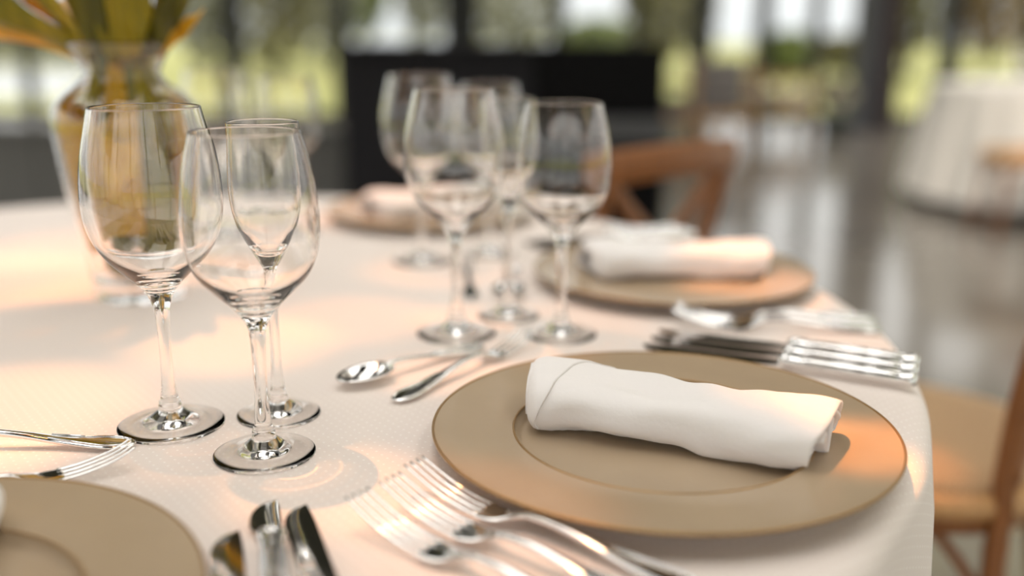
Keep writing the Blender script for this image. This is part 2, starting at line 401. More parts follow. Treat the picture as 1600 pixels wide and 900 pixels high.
# steel column by the far right doors
c0, c1 = px2x(1322, 11.2), px2x(1352, 11.2)
colm = struct(link('column', *box(c0, c1, 11.0, 11.35, 0, CEIL), M['column_grey'], None, False))
link('column_flange', *box(c1, px2x(1379, 11.2), 10.97, 11.4, 0, CEIL), M['column_red'], colm, False)

# ------------------------------------------------------------------ outside: lawn, lake, trees
gnd = struct(link('ground', [(-90, BACK + .08, -.06), (90, BACK + .08, -.06), (90, 120, -.06), (-90, 120, -.06)], [(0, 1, 2, 3)], M['grass'], None, False))
g2 = struct(link('ground_side', [(-90, -60, -.06), (LEFT - .08, -60, -.06), (LEFT - .08, BACK + .08, -.06), (-90, BACK + .08, -.06),
     (RIGHT + .08, -60, -.06), (90, -60, -.06), (90, BACK + .08, -.06), (RIGHT + .08, BACK + .08, -.06),
     (LEFT - .08, FRONT - .08, -.06), (RIGHT + .08, FRONT - .08, -.06), (LEFT - .08, -60, -.06), (RIGHT + .08, -60, -.06)],
     [(0, 1, 2, 3), (4, 5, 6, 7), (10, 11, 9, 8)], M['grass'], None, False))
struct(link('lake', [(-40, 17.0, -.05), (-7.6, 17.0, -.05), (-13.5, 35, -.05), (-60, 35, -.05)], [(0, 1, 2, 3)], M['lake'], None, False))
def foliage(n, cx, cy, z0, z1, rx, size, seed):
    rnd = random.Random(seed); v, f = [], []
    for _ in range(n):
        while True:
            a, b, c = (rnd.uniform(-1, 1) for _ in range(3))
            d = a * a + b * b + c * c
            if 0.15 < d < 1: break
        p = Vector((cx + a * rx, cy + b * rx, (z0 + z1) / 2 + c * (z1 - z0) / 2))
        q = Vector((rnd.gauss(0, 1), rnd.gauss(0, 1), rnd.gauss(0, 1))).normalized()
        s = q.orthogonal().normalized(); t = q.cross(s); k = size * rnd.uniform(.6, 1.3); i = len(v)
        v += [p - s * k * .5, p + t * k * .35 + q * k * .08, p + s * k * .5, p - t * k * .35 + q * k * .08]
        f.append((i, i + 1, i + 2, i + 3))
    return v, f
tree_i = 0
def tree(px, d, z0, z1, r, m, label, n=1100, size=0.34, bush=False):
    global tree_i; tree_i += 1
    x = px2x(px, d)
    t = thing('shrub' if bush else 'tree', label, 'shrub' if bush else 'tree', (x, d, -.06), 0, 'trees outside the windows')
    c = link('crown', *foliage(n, 0, 0, z0, z1, r, size, tree_i), M[m], t, False); c['kind'] = 'stuff'
    link('trunk', *sweep([(0, 0, 0), (.04, 0, z0 * .6 + .2), (-.03, .05, (z0 + z1) / 2)], [(.16, .16), (.12, .12), (.05, .05)] if not bush else [(.05, .05), (.04, .04), (.02, .02)], 8), M['bark'], t)
for k, (px, d, z0, z1, r, m, lab) in enumerate((
        (330, 30, 0.1, 4.6, 1.0, 'greyleaf', 'pale olive tree beyond the window post behind the vase'),
        (440, 25, 0.05, 5.2, 1.15, 'olive', 'brown-olive tree outside, above the far glasses behind the champagne flute'),
        (510, 31, 0.15, 5.2, 1.2, 'greyleaf', 'grey-green tree outside, just left of the bar counter'),
        (575, 36, 0.9, 5.6, 1.0, 'green', 'green tree outside, over the left end of the bar counter'),
        (660, 38, 0.6, 5.4, 1.0, 'greyleaf', 'thin grey-green tree outside, left of the wide window post'),
        (800, 34, 0.6, 3.6, 1.9, 'greyleaf', 'low pale tree outside, above the middle glasses'),
        (930, 38, 0.2, 1.65, 1.6, 'green', 'low green tree under bright sky, above the black bar cabinet'),
        (1020, 24, 0.25, 4.6, .85, 'olive', 'olive-brown tree outside, right of the black bar cabinet'),
        (1080, 30, 0.2, 3.5, .5, 'olive', 'narrow olive tree outside, above the grey lounge chair'),
        (1215, 26, 0.05, 1.12, .8, 'green', 'round green bush under the bright sky, left of the steel column'),
        (1300, 30, 0.1, 1.05, .8, 'olive', 'dull olive bush outside, directly left of the steel column'),
        (1400, 26, 0.55, 4.8, 1.1, 'olive', 'dark olive tree directly right of the steel column'),
        (1520, 28, 0.45, 5.0, 1.2, 'rust', 'yellow-brown tree outside, above the left edge of the far white table'),
        (1610, 24, 0.2, 5.0, .9, 'rust', 'rust-brown tree outside, above the glasses of the far white table'))):
    tree(px, d, z0, z1, r, m, lab, bush=(z1 < 1.6))
for k, (px, d, h) in enumerate(((-60, 41, 1.25), (10, 40, 1.15), (75, 42, 1.2), (130, 41, 1.05), (200, 40, 1.2))):
    tree(px, d, -.05, h, 1.0, 'greyleaf', ('hazy grey-green bush on the far lake shore, ' + ['outermost at the left edge', 'under the longest leaf tip', 'midway between frame edge and vase', 'just left of the vase rim', 'behind the vase neck'][k]), n=500, bush=True)

# ------------------------------------------------------------------ bar counter and low partition
def slab(name, px0, px1, d0, d1, z0, z1, m, parent=None, bev=0.008):
    return link(name, *box(px2x(px0, d0), px2x(px1, d0), d0, d1, z0, z1, bev), m, parent, False)
bar = thing('bar_counter', 'charcoal bar counter with a black cabinet at its right end, behind the middle glasses', 'counter', (0, 0, 0))
slab('front_panel', 537, 832, 4.70, 5.4, 0.0, 0.955, M['charcoal'], bar)
slab('countertop', 533, 832, 4.66, 5.45, 0.955, 0.985, M['charcoal'], bar)
slab('black_cabinet', 832, 1036, 4.72, 5.4, 0.66, 0.985, M['black'], bar)
slab('ledge', 832, 1042, 4.62, 5.4, 0.55, 0.655, M['midgrey'], bar)
slab('plinth', 832, 1040, 4.75, 5.4, 0.0, 0.545, M['black'], bar)
lp = thing('low_partition', 'long dark grey low partition below the lake view, left of the bar counter', 'partition', (0, 0, 0))
xp0, xp1 = px2x(-420, 5.3), px2x(536, 5.3)
link('cap_rail', *box(xp0, xp1, 5.27, 5.43, 0.51, 0.545, .006), M['darkgrey'], lp, False)
for k in range(6):
    a = xp0 + (xp1 - xp0) * k / 6; b_ = xp0 + (xp1 - xp0) * (k + 1) / 6
    link('panel', *box(a + .004, b_ - .004, 5.3, 5.4, 0, 0.51, .005), M['darkgrey'], lp, False)

# ------------------------------------------------------------------ lounge chairs, planter
def lounge(name, label, px, d, rz, fab, back=True):
    t = thing(name, label, 'armchair', (px2x(px, d), d, 0), rz, 'lounge chairs by the windows')
    w = .33
    for sx in (-1, 1):
        for sy in (-1, 1):
            link('leg', *sweep([(sx * w, sy * .32, 0), (sx * w, sy * .30, .58 if sy < 0 else (.84 if back else .58))], (.022, .03), 8), M['wood_light'], t)
        link('armrest', *box(sx * w - .035, sx * w + .035, -.36, .34, .57, .61, .01), M['wood_light'], t)
    link('seat_frame', *box(-w, w, -.32, .30, .27, .33, .008), M['wood_light'], t)
    link('seat_cushion', *box(-w + .03, w - .03, -.33, .28, .33, .46, .04), M[fab], t)
    if back: link('back_cushion', *box(-w + .03, w - .03, .16, .30, .44, .82, .05), M[fab], t)
    return t
lounge('lounge_chair', 'grey cushioned wooden lounge chair with its back to the bar cabinet', 1088, 9.4, PI + .5, 'greyfab')
lounge('lounge_chair', 'low wooden lounge chair with a pale cushion, between grey chair and steel column', 1196, 10.6, .9, 'whitefab', False)
pl = thing('planter_and_ball', 'dark green planter with a round cream ball for a blurred bright dot at the foot of the steel column', 'plant', (px2x(1298, 10.7), 10.7, 0))
link('planter', *lathe([(0, 0), (.13, 0), (.17, .22), (.165, .23), (.14, .22), (0, .19)], 24), M['potgreen'], pl)
fl = link('bright_dot_ball', *foliage(320, 0, 0, .24, .60, .18, .10, 77), M['petal'], pl, False); fl['kind'] = 'stuff'  # ball of cream flakes standing in for a blurred bright dot
link('stem', *sweep([(0, 0, .18), (0.01, 0, .3), (0, 0, .42)], .012, 6), M['stalk'], pl)

# ------------------------------------------------------------------ tablecloths
def tablecloth(name, label, cx, cy, R, zt, zb, m, nf, amp, seed, flare=0.06):
    n = 360; v, f, uv = [(cx, cy, zt)], [], [(0, 0)]
    rows = []
    prof = [(R * k / 14, 0, 0) for k in range(1, 14)] + [(R - .022, 0.0, 0), (R - .012, -.0012, 0), (R - .005, -.005, .0), (R - .001, -.012, .03), (R, -.022, .06)]
    H = zt - zb
    for k in range(1, 22):
        q = k / 21; prof.append((R + flare * q, -.022 - (H - .022) * q, 0.12 + .88 * q ** .65))
    rnd = random.Random(seed); ph = [rnd.uniform(0, 6.28) for _ in range(4)]
    s_acc = 0; last = (0, 0)
    for r, dz, w in prof:
        s_acc += math.hypot(r - last[0], dz - last[1]); last = (r, dz)
        row = []
        for i in range(n):
            a = 2 * PI * i / n
            fold = (math.sin(nf * a + ph[0] + .6 * math.sin(3 * a + ph[1])) + .45 * math.sin((nf * 1.6 // 1) * a + ph[2])) * amp * w
            rr = r + fold + amp * .35 * w
            row.append(len(v)); v.append((cx + rr * math.cos(a), cy + rr * math.sin(a), zt + dz)); uv.append((s_acc * math.cos(a), s_acc * math.sin(a)))
        rows.append(row)
    for i in range(n): f.append((0, rows[0][i], rows[0][(i + 1) % n]))
    for a, b in zip(rows[:-1], rows[1:]):
        for i in range(n):
            j = (i + 1) % n; f.append((a[i], b[i], b[j], a[j]))
    o = link(name, v, f, m, None, True, uv)
    return tag(o, label, 'tablecloth')
TCX, TCY, TR = -0.419, 1.012, 0.800
tablecloth('tablecloth', 'cream dotted tablecloth over the round table in front, carrying the place settings', TCX, TCY, TR, TZ, 0.012, M['cloth'], 17, .026, 3, .0)
tablecloth('tablecloth', 'plain white tablecloth falling in folds over the far round table at the right edge', 3.42, 6.2, .80, TZ, 0.08, M['cloth2'], 26, .028, 8, .10)

# ------------------------------------------------------------------ chargers
CH_TOP = 0.0185
def make_charger(label, loc):
    t = thing('charger_plate', label, 'plate', loc, 0, 'beige charger plates')
    body = [(0, .0065), (.06, .0065), (.100, .0068), (.1035, .0078), (.1055, .0125), (.1066, .0142), (.1085, .0146), (.13, .0152), (.150, .0163), (.1625, .0178),
            (.1640, .0178), (.1645, .0170), (.160, .0135), (.140, .0105), (.105, .006), (.1, .0012), (.06, .0004), (0, .0004)]
    link('plate_body', *lathe(body, 128), M['charger'], t)
    def ring(r, z, w, h): return lathe([(r + w * math.cos(a), z + h * math.sin(a)) for a in [2 * PI * k / 8 for k in range(8)]], 128, True)
    link('gold_rim', *ring(.1642, .0176, .0011, .0011), M['gold'], t)
    link('well_edge', *ring(.1068, .0143, .0010, .0007), M['gold'], t)
    return t
def rot(px, py, deg):
    a = math.radians(deg); x, y = px - TCX, py - TCY
    return (TCX + x * math.cos(a) - y * math.sin(a), TCY + x * math.sin(a) + y * math.cos(a))
P1 = (0.1082, 0.6705)
ch = make_charger('beige charger plate nearest the right edge, holding the big folded napkin', (*P1, TZ))
P2 = rot(*P1, 46.6); P3 = (-0.13, 1.575); P0 = (-0.314, 0.411)
dup(ch, 'beige charger plate in the middle distance with the orange-lit napkin', (*P2, TZ))
dup(ch, 'beige charger plate farthest back, lit orange behind the middle glasses', (*P3, TZ))
dup(ch, 'beige charger plate cut off by the bottom left corner', (*P0, TZ))

# ------------------------------------------------------------------ napkins
def make_napkin(label, loc, rz, L=.235, seed=1, w=.030, h=.0165, group='rolled white napkins'):
    """a napkin rolled flat: outer wrap closed at the -X end, open folds at the +X end, a cuff turned over at the -X end"""
    t = thing('napkin', label, 'napkin', loc, rz, group)
    off = Vector((seed * 7.3, 3.1 * seed, 0))
    def lip(x, y):
        d = math.hypot(x, y); q = max(0.0, min(1.0, (d - .094) / .010)); return .0085 * q * q * (3 - 2 * q)
    def section(u, a, k=1.0):
        x = (u - .5) * L
        wx = w * k * (.93 + .22 * u + .07 * math.sin(5.2 * u + .8)); hz = h * k * (1.02 + .20 * math.exp(-((u - .10) / .13) ** 2) + .12 * math.exp(-((u - .95) / .10) ** 2) - .20 * math.exp(-((u - .45) / .22) ** 2))
        cap = min(1.0, max(0.0, u / .055)); cap = math.sqrt(max(0.0, 1 - (1 - cap) ** 2)) * .62 + .38
        ca, sa = math.cos(a), math.sin(a)
        y = wx * cap * math.copysign(abs(ca) ** .72, ca); z = hz * (.35 + .65 * cap) * math.copysign(abs(sa) ** .80, sa)
        p = Vector((x * 17, y * 30, z * 30)) + off
        rm = noise.noise(p) * .0050 + noise.noise(p * 2.2 + Vector((5, 0, 0))) * .0022
        z += rm; y += rm * .8 + .010 * math.sin(PI * u) * .45
        x += .20 * y * (2 * u - 1) * 0 + .10 * y * u - .28 * y * (1 - u) * (1 - u)
        return x, y, z + h * 1.0
    n, m = 72, 104
    v, f = [], []
    turns = 1.95; a1 = 2 * PI * 2 - PI * .62; a0 = a1 - turns * 2 * PI
    for i in range(n):
        u = i / (n - 1)
        for j in range(m):
            q = j / (m - 1); a = a0 + q * turns * 2 * PI
            uu = u if q > .5 else .04 + u * (.985 + .012 * math.sin(3 * a) - .04)
            x, y, z = section(uu, a, .66 + .34 * min(1.0, q * 1.35))
            if u > .9: x += .006 * math.sin(a * .9 + 1) * (u - .9) * 10
            v.append((x, y, max(z, lip(x, y) + .0012 + .0016 * (1 - q))))
    for i in range(n - 1):
        for j in range(m - 1):
            f.append((i * m + j, (i + 1) * m + j, (i + 1) * m + j + 1, i * m + j + 1))
    link('rolled_cloth', v, f, M['napkin'], t, True, solid=.0016)
    # cuff: the corner turned over at the closed end, with its own hem edge
    v, f = [], []; nu, na2 = 22, 40
    for i in range(nu):
        for j in range(na2):
            a = -.25 * PI + 1.45 * PI * j / (na2 - 1)
            edge = .17 + .12 * math.cos(a) + .02 * math.sin(3 * a)
            u = -.004 + (edge + .004) * i / (nu - 1)
            x, y, z = section(max(u, .004), a, 1.055)
            if u < .004: x -= (.004 - u) * L
            v.append((x, y, max(z, lip(x, y) + .0016)))
    for i in range(nu - 1):
        for j in range(na2 - 1):
            f.append((i * na2 + j, (i + 1) * na2 + j, (i + 1) * na2 + j + 1, i * na2 + j + 1))
    link('turned_cuff', v, f, M['napkin'], t, True, solid=.0018)
    # the pleated tail that pokes out of the open end
    v, f = [], []
    for i in range(10):
        q = i / 9
        for j in range(26):
            s_ = j / 25; y = (-.62 + 1.1 * s_) * w
            v.append((L * (.40 + .115 * q) + .05 * y, y, h * (.95 + .50 * math.sin(s_ * 7 + .5)) + .0015 * math.sin(q * 6)))
    for i in range(9):
        for j in range(25):
            f.append((i * 26 + j, (i + 1) * 26 + j, (i + 1) * 26 + j + 1, i * 26 + j + 1))
    link('folded_tail', v, f, M['napkin'], t, True, solid=.0022)
    return t
NZ = TZ + .0079
na = Vector((0.020, 0.709)); nb = Vector((0.206, 0.630))
nc = (na + nb) / 2; nang = math.atan2(nb.y - na.y, nb.x - na.x)
nap = make_napkin('white linen napkin rolled flat on the nearest whole charger plate', (nc.x, nc.y, NZ), nang, (nb - na).length + .012, 1, .035, .0185)

# ------------------------------------------------------------------ stemware
def shell(outer_bowl, wall, bottom_in):
    return outer_bowl
def make_glass(name, label, cat, bowl, stem, foot, loc, group, inner_z, wall=.0011):
    """bowl: (r, z) top to bottom along the outside; stem and foot go on downwards. Together one watertight skin."""
    t = thing(name, label, cat, loc, 0, group)
    B = spline(bowl, 110)
    zr, rr = B[0][1], B[0][0]
    zb = B[-1][1]
    def thick(z):                                             # the wall thickens towards the stem
        q = max(0.0, min(1.0, (zb + .034 - z) / .034)); return wall + .0035 * q * q
    inner = [(r - thick(z), z + .6 * (thick(z) - wall)) for r, z in B if r - thick(z) > .0075]
    rl_, zl = inner[-1]; dz = rl_ * .62
    cup = [(rl_ * math.cos(a), zl - dz * math.sin(a)) for a in [PI / 2 * k / 16 for k in range(1, 16)]] + [(0, zl - dz)]
    rimtop = [(rr - wall * .15, zr + wall * .35), (rr - wall * .5, zr + wall * .5), (rr - wall * .85, zr + wall * .35)]
    prof_b = list(reversed(inner + cup)) + list(reversed(rimtop)) + B
    # from inner axis up to the rim, then down outside
    link('bowl', *flip(lathe(prof_b, 96)), M['glass'], t)
    S_ = spline([B[-2], B[-1]] + stem, 90)[0:]
    S_ = [B[-1]] + [p for p in S_ if p[1] < B[-1][1] - 1e-5]
    link('stem', *flip(lathe(S_, 64)), M['glass'], t)
    F_ = [S_[-1]] + foot[:5] + spline(foot[4:11], 26)[1:] + foot[11:]
    link('foot', *flip(lathe(F_, 72)), M['glass'], t)
    return t
def flip(vf):
    return vf[0], [tuple(reversed(q)) for q in vf[1]]
water_bowl = [(.0380, .2385), (.0412, .2244), (.0456, .2051), (.0479, .188), (.0484, .172), (.0470, .158), (.0425, .144), (.0345, .131), (.0245, .1205), (.0165, .1125)]
water_stem = [(.0113, .106), (.0068, .0965), (.0052, .087), (.0043, .064), (.0047, .037), (.0060, .0265), (.0066, .0225)]
water_foot = [(.0078, .0205), (.0084, .0178), (.0086, .0155), (.0080, .0150), (.0090, .0138), (.0130, .0105), (.0185, .0068), (.0215, .0046), (.029, .0032), (.0375, .0026), (.0392, .0020), (.0392, .0010), (.0385, .0004), (.029, .0011), (.0215, .0022), (.012, .0034), (0, .0038)]
wine_bowl = [(.0360, .2268), (.0397, .2125), (.0433, .1948), (.0453, .1769), (.0455, .165), (.0446, .153), (.0418, .1405), (.0360, .1295), (.0275, .1205), (.0185, .1115)]
wine_stem = [(.0125, .1045), (.0075, .0965), (.0057, .089), (.0048, .071), (.0048, .045), (.0058, .026), (.0064, .0215)]
wine_foot = [(.0076, .0195), (.0082, .017), (.0084, .0148), (.0078, .0142), (.0088, .013), (.0125, .010), (.0165, .0065), (.020, .0044), (.027, .0032), (.034, .0026), (.0355, .0020), (.0355, .0010), (.0348, .0004), (.027, .0011), (.020, .0021), (.011, .0034), (0, .0038)]
flute_bowl = [(.0260, .2266), (.0266, .2102), (.0274, .191), (.0275, .178), (.0262, .1645), (.0228, .151), (.0186, .1418), (.0132, .1311)]
flute_stem = [(.0084, .1215), (.0058, .1154), (.0044, .104), (.0038, .075), (.0040, .045), (.0050, .026), (.0058, .0215)]
flute_foot = [(.0068, .0195), (.0075, .017), (.0076, .0148), (.0070, .0142), (.0080, .013), (.0115, .010), (.0155, .0065), (.019, .0044), (.026, .0032), (.0305, .0026), (.0319, .0020), (.0319, .0010), (.0312, .0004), (.026, .0010), (.019, .0021), (.010, .0034), (0, .0038)]
GZ = TZ - .0004
G1 = make_glass('water_goblet', 'large empty wine goblet in front of the leaf vase, left of the front trio', 'wine glass', water_bowl, water_stem, water_foot, (-.258, .7068, GZ), 'empty stemmed glasses', .118)
G2 = make_glass('wine_glass', 'round empty wine glass nearest the camera, right of the large goblet', 'wine glass', wine_bowl, wine_stem, wine_foot, (-.1745, .654, GZ), 'empty stemmed glasses', .1085)
G3 = make_glass('champagne_flute', 'narrow empty flute directly behind the nearest wine glass', 'wine glass', flute_bowl, flute_stem, flute_foot, (-.1815, .7288, GZ), 'empty stemmed glasses', .127)
dup(G1, 'left and largest goblet of the blurred middle trio, above the spoon', (-.0548, .9465, GZ))
dup(G2, 'right wine glass of the middle trio, behind the upper rim of the nearest whole plate', (.0482, .9443, GZ))
dup(G3, 'slim flute between the two larger glasses of the middle trio', (-.0036, 1.0109, GZ))
dup(G1, 'tall goblet half hidden behind the left of the middle trio', (-.117, 1.269, GZ))
dup(G2, 'glass whose rim peeps out between middle goblet and flute', (-.030, 1.316, GZ))
dup(G1, 'blurred goblet far behind the vase, left of the dark window post', (-.425, 1.44, GZ))
dup(G2, 'blurred wine glass far behind the front flute, right of the dark window post', (-.325, 1.463, GZ))
dup(G3, 'blurred flute in the farthest group of glasses behind the vase', (-.392, 1.52, GZ))

# ------------------------------------------------------------------ cutlery
def ribbon(rows, n=12, sq=.75):
    """rows: (x, halfwidth, z, halfthickness) -> closed rounded blade along +X"""
    v, f = [], []
    for x, w, z, h in rows:
        for i in range(n):
            a = 2 * PI * i / n; c, s = math.cos(a), math.sin(a)
            v.append((x, w * math.copysign(abs(c) ** sq, c), z + h * math.copysign(abs(s) ** sq, s)))
    for k in range(len(rows) - 1):
        for i in range(n):
            j = (i + 1) % n; f.append((k * n + i, (k + 1) * n + i, (k + 1) * n + j, k * n + j))
    f.append(tuple(range(n))); f.append(tuple((len(rows) - 1) * n + i for i in reversed(range(n))))
    return v, f
def fork_handle(L):
    """handle from x = 0 (end) to x = L (neck); decorated spade end"""
    r = [(0, .0030, .0030, .0012), (.003, .0068, .0032, .0014), (.010, .0098, .0034, .0016), (.020, .0104, .0036, .0018), (.034, .0084, .0042, .0019), (.055, .0056, .0062, .0020),
         (.075, .0041, .0092, .0021), (.095, .0032, .0115, .0022), (L - .008, .0029, .0115, .0023), (L, .0033, .0104, .0022)]
    return spline(r, 44)
def fork_mesh(t, L=.20, hs=1.0, ext=.0):
    Lh = L - .076
    hd_ = link('handle', *ribbon([(x, w * hs, z, h) for x, w, z, h in fork_handle(Lh)]), M['silver'], t)
    e_ = MB()
    for s in (-1, 1):
        e_.add(*sweep([(.004 + .004 * 0, s * .004, .0048), (.012, s * .0078, .0050), (.022, s * .0082, .0054), (.036, s * .0058, .0062), (.06, s * .0032, .009)], (.0007, .0007), 6))
    e_.build('handle_beading', M['silver'], hd_, True)
    hd = spline([(Lh, .0033, .0104, .0022), (Lh + .008, .0060, .0078, .0018), (Lh + .016, .0100, .0052, .0014), (Lh + .026, .0112, .0044, .0012), (Lh + .031, .0113, .0046, .0011)], 18)
    link('head', *ribbon(hd, 12, .6), M['silver'], t)
    for k in range(4):
        y0 = (-1.5 + k) * .0060
        pts = spline([(Lh + .028, y0, .0046), (Lh + .044, y0 * .99, .0060), (Lh + .064, y0 * .97, .0105), (Lh + .076 + ext, y0 * .94, .0165 + ext * .3)], 12)
        link('tine', *sweep(pts, [(.0019 - .0009 * i / 11, .0011 - .0004 * i / 11) for i in range(12)], 8), M['silver'], t)
def make_fork(label, loc, rz, group, L=.20, ext=.0):
    t = thing('fork', label, 'fork', loc, rz, group)
    fork_mesh(t, L, 1.0, ext); return t
def make_spoon(label, loc, rz, group, L=.165):
    t = thing('spoon', label, 'spoon', loc, rz, group)
    Lh = L - .052
    hd_ = link('handle', *ribbon(fork_handle(Lh + .004)), M['silver'], t)
    e_ = MB()
    for s in (-1, 1):
        e_.add(*sweep([(.004, s * .004, .0048), (.012, s * .0078, .0050), (.022, s * .0082, .0054), (.036, s * .0058, .0062), (.06, s * .0032, .009)], (.0007, .0007), 6))
    e_.build('handle_beading', M['silver'], hd_, True)
    # oval bowl
    v, f = [], []; nr, na_ = 10, 40; a_, b_ = .0275, .0185; cx = Lh + a_ - .002
    for k in range(nr + 1):
        q = k / nr
        for i in range(na_):
            c = 2 * PI * i / na_; x = math.cos(c) * a_ * q; y = math.sin(c) * b_ * q * (1 - .12 * math.cos(c))
            z = .0012 + .0088 * q ** 2.1 + (.0010 * q * -math.cos(c))
            v.append((cx + x, y, z))
    for k in range(nr):
        for i in range(na_):
            j = (i + 1) % na_; f.append((k * na_ + i, (k + 1) * na_ + i, (k + 1) * na_ + j, k * na_ + j))
    link('spoon_bowl', v, f, M['silver'], t, True, solid=.0012)
    return t
def knife_handle(Lh):
    prof = [(0, .0001), (.0006, .0042), (.0022, .0066), (.0048, .0078), (.0066, .0076), (.0076, .0068), (.0088, .0074), (.0098, .0066), (.0108, .0074), (.0120, .0067), (.0135, .0072),
            (.030, .0069), (Lh - .030, .0062), (Lh - .020, .0060), (Lh - .018, .0068), (Lh - .0155, .0062), (Lh - .013, .0074), (Lh - .010, .0066), (Lh - .008, .0080), (Lh - .005, .0078), (Lh - .002, .0058), (Lh, .0046)]
    out = []
    for x, r in prof: out.append((x, r * 1.12, .0089, r * .86))
    return out
def make_knife(label, loc, rz, group, L=.246, blade=None, tilt=0.0, width=.0098, tip=.55):
    t = thing('table_knife', label, 'knife', loc, rz, group); t.rotation_euler = (tilt, 0, rz)
    Lh = .116; Lb = blade or (L - Lh)
    hv = knife_handle(Lh)
    hd_ = link('handle', *ribbon(hv, 24, 1.0), M['silver'], t)
    g_ = MB()
    for k in range(7):                                    # raised flutes along the grip
        a = PI * (k + .5) / 7; r = .0066
        g_.add(*sweep([(.016, r * 1.12 * math.cos(a), .0089 + r * .86 * math.sin(a)), (Lh - .024, r * .97 * math.cos(a), .0089 + r * .78 * math.sin(a))], (.0010, .0006), 6))
    g_.build('grip_flutes', M['silver'], hd_, True)
    # blade: flat, straight back, bellied edge with rounded tip
    v, f = [], []; N = 34
    for k in range(N):
        q = 1 - (1 - k / (N - 1)) ** 1.6; x = Lh - .001 + q * Lb
        top = .0056 * (.55 + .45 * min(1, q * 8)) * 1.0
        low = -.0050 - (width * 1.3 - .0050) * min(1, q * 3) ** .8
        q0 = 1 - .030 / Lb
        if q > q0:
            e2 = (q - q0) / (1 - q0); top_ = top - (top - low) * .08 * e2 ** 2; low_ = low + (top - low) * (1 - math.sqrt(max(0, 1 - e2 ** 2.2))) * .92
        else: top_, low_ = top, low
        if k == N - 1: low_ = top_ - .001
        th = .0011 * (1 - .6 * q); z = .0050 - .0032 * q
        top_, low_ = -top_, -low_
        v += [(x, top_, z + th), (x, (top_ + low_) / 2, z + th * .7), (x, low_, z), (x, (top_ + low_) / 2, z - th * .7), (x, top_, z - th)]
    for k in range(N - 1):
        for i in range(5):
            j = (i + 1) % 5; f.append((k * 5 + i, (k + 1) * 5 + i, (k + 1) * 5 + j, k * 5 + j))
    f.append((0, 1, 2, 3, 4)); f.append(tuple((N - 1) * 5 + i for i in reversed(range(5))))
    link('blade', v, f, M['silver'], t, False)
    return t
def aim(a, b): return math.atan2(b[1] - a[1], b[0] - a[0])
# dessert spoon and fork above the near plate
sp = make_spoon('dessert spoon lying bowl-left on the cloth above the near plate', (-.028, .897, TZ), aim((-.028, .897), (-.146, .781)), 'dessert spoons', .162)
fk = make_fork('dessert fork pointing away beside the left rim of the near plate', (-.094, .752, TZ), aim((-.094, .752), (.022, .921)), 'dessert forks', .192)
dup(sp, 'dark blurred dessert spoon behind the middle trio of glasses', (.000, 1.226, TZ), aim((.000, 1.226), (-.004, 1.07)))
dup(fk, 'dark blurred dessert fork behind the flute of the middle trio', (-.045, 1.066, TZ), aim((-.045, 1.066), (-.062, 1.26)))
dup(fk, 'dessert fork at the left edge with tines reaching the foot of the large goblet', (-.421, .530, TZ), aim((-.421, .530), (-.250, .640)))
dup(sp, 'dessert spoon at the left edge, its beaded handle end beside the large goblet', (-.270, .664, TZ), aim((-.270, .664), (-.43, .662)))
# three forks at the near plate, three at the far plate
f1 = make_fork('front fork of the three blurred forks below the near plate', (.070, .420, TZ), aim((.070, .420), (-.074, .535)), 'forks left of the near plate', .195, .014)
dup(f1, 'middle fork of the three blurred forks below the near plate', (.088, .444, TZ), aim((.088, .444), (-.060, .560)))
dup(f1, 'fork of the blurred three that lies closest to the near plate', (.102, .470, TZ), aim((.102, .470), (-.046, .584)))
for k, (a, b, lab) in enumerate((((.370, .955), (.175, .961), 'front fork of the three beside the orange-lit plate'), ((.376, .977), (.178, .976), 'middle fork of the three beside the orange-lit plate'),
                                 ((.380, .999), (.182, .990), 'back fork of the three, almost under the rim of the orange-lit plate'))):
    dup(f1, lab, (*a, TZ), aim(a, b), 'forks left of the far plate')
# three knives to the right of the near plate
ends = [(.3395, .788), (.3500, .812), (.3605, .836)]; tips = [(.130, .903), (.140, .928), (.150, .952)]
kl = ['front knife of the three lying by the right rim of the near plate', 'middle knife of the three lying by the right rim of the near plate', 'back knife of the three lying by the right rim of the near plate']
K = [make_knife(kl[0], (*ends[0], TZ), aim(ends[0], tips[0]), 'knives by the near plate')]
for k in (1, 2): K.append(dup(K[0], kl[k], (*ends[k], TZ), aim(ends[k], tips[k])))
for k in range(3):
    a = rot(*ends[k], 46.6); b_ = rot(*tips[k], 46.6)
    dup(K[0], ['front', 'middle', 'back'][k] + ' knife of the blurred three behind the orange-lit napkin', (*a, TZ), aim(a, b_), 'knives behind the far plate')
# three knives by the bottom left plate
ktips = [(-.166, .538), (-.129, .561)]; kends = [(-.0947, .3026), (-.047, .341)]
for k in range(2):
    dup(K[0], ['left dark knife blade of the three at the bottom edge', 'right dark knife blade of the three at the bottom edge'][k], (*kends[k], TZ), aim(kends[k], ktips[k]), 'knives at the bottom edge')
make_knife('short bright butter knife between the two dark blades at the bottom edge', (-.110, .412, TZ), aim((-.110, .412), (-.1475, .558)), 'knives at the bottom edge', blade=.056, tilt=.0)

# napkins on the other plates
NL = nap
dup(NL, 'white rolled napkin lit orange at its right end, on the middle-distance plate', (P2[0] + .004, P2[1] + .008, NZ), .06)
dup(NL, 'white rolled napkin on the farthest orange-lit plate', (P3[0] + .004, P3[1], NZ), .5)
dup(NL, 'white rolled napkin just showing at the left edge, on the bottom left plate', (P0[0] + .003, P0[1] + .003, NZ), math.radians(-78))

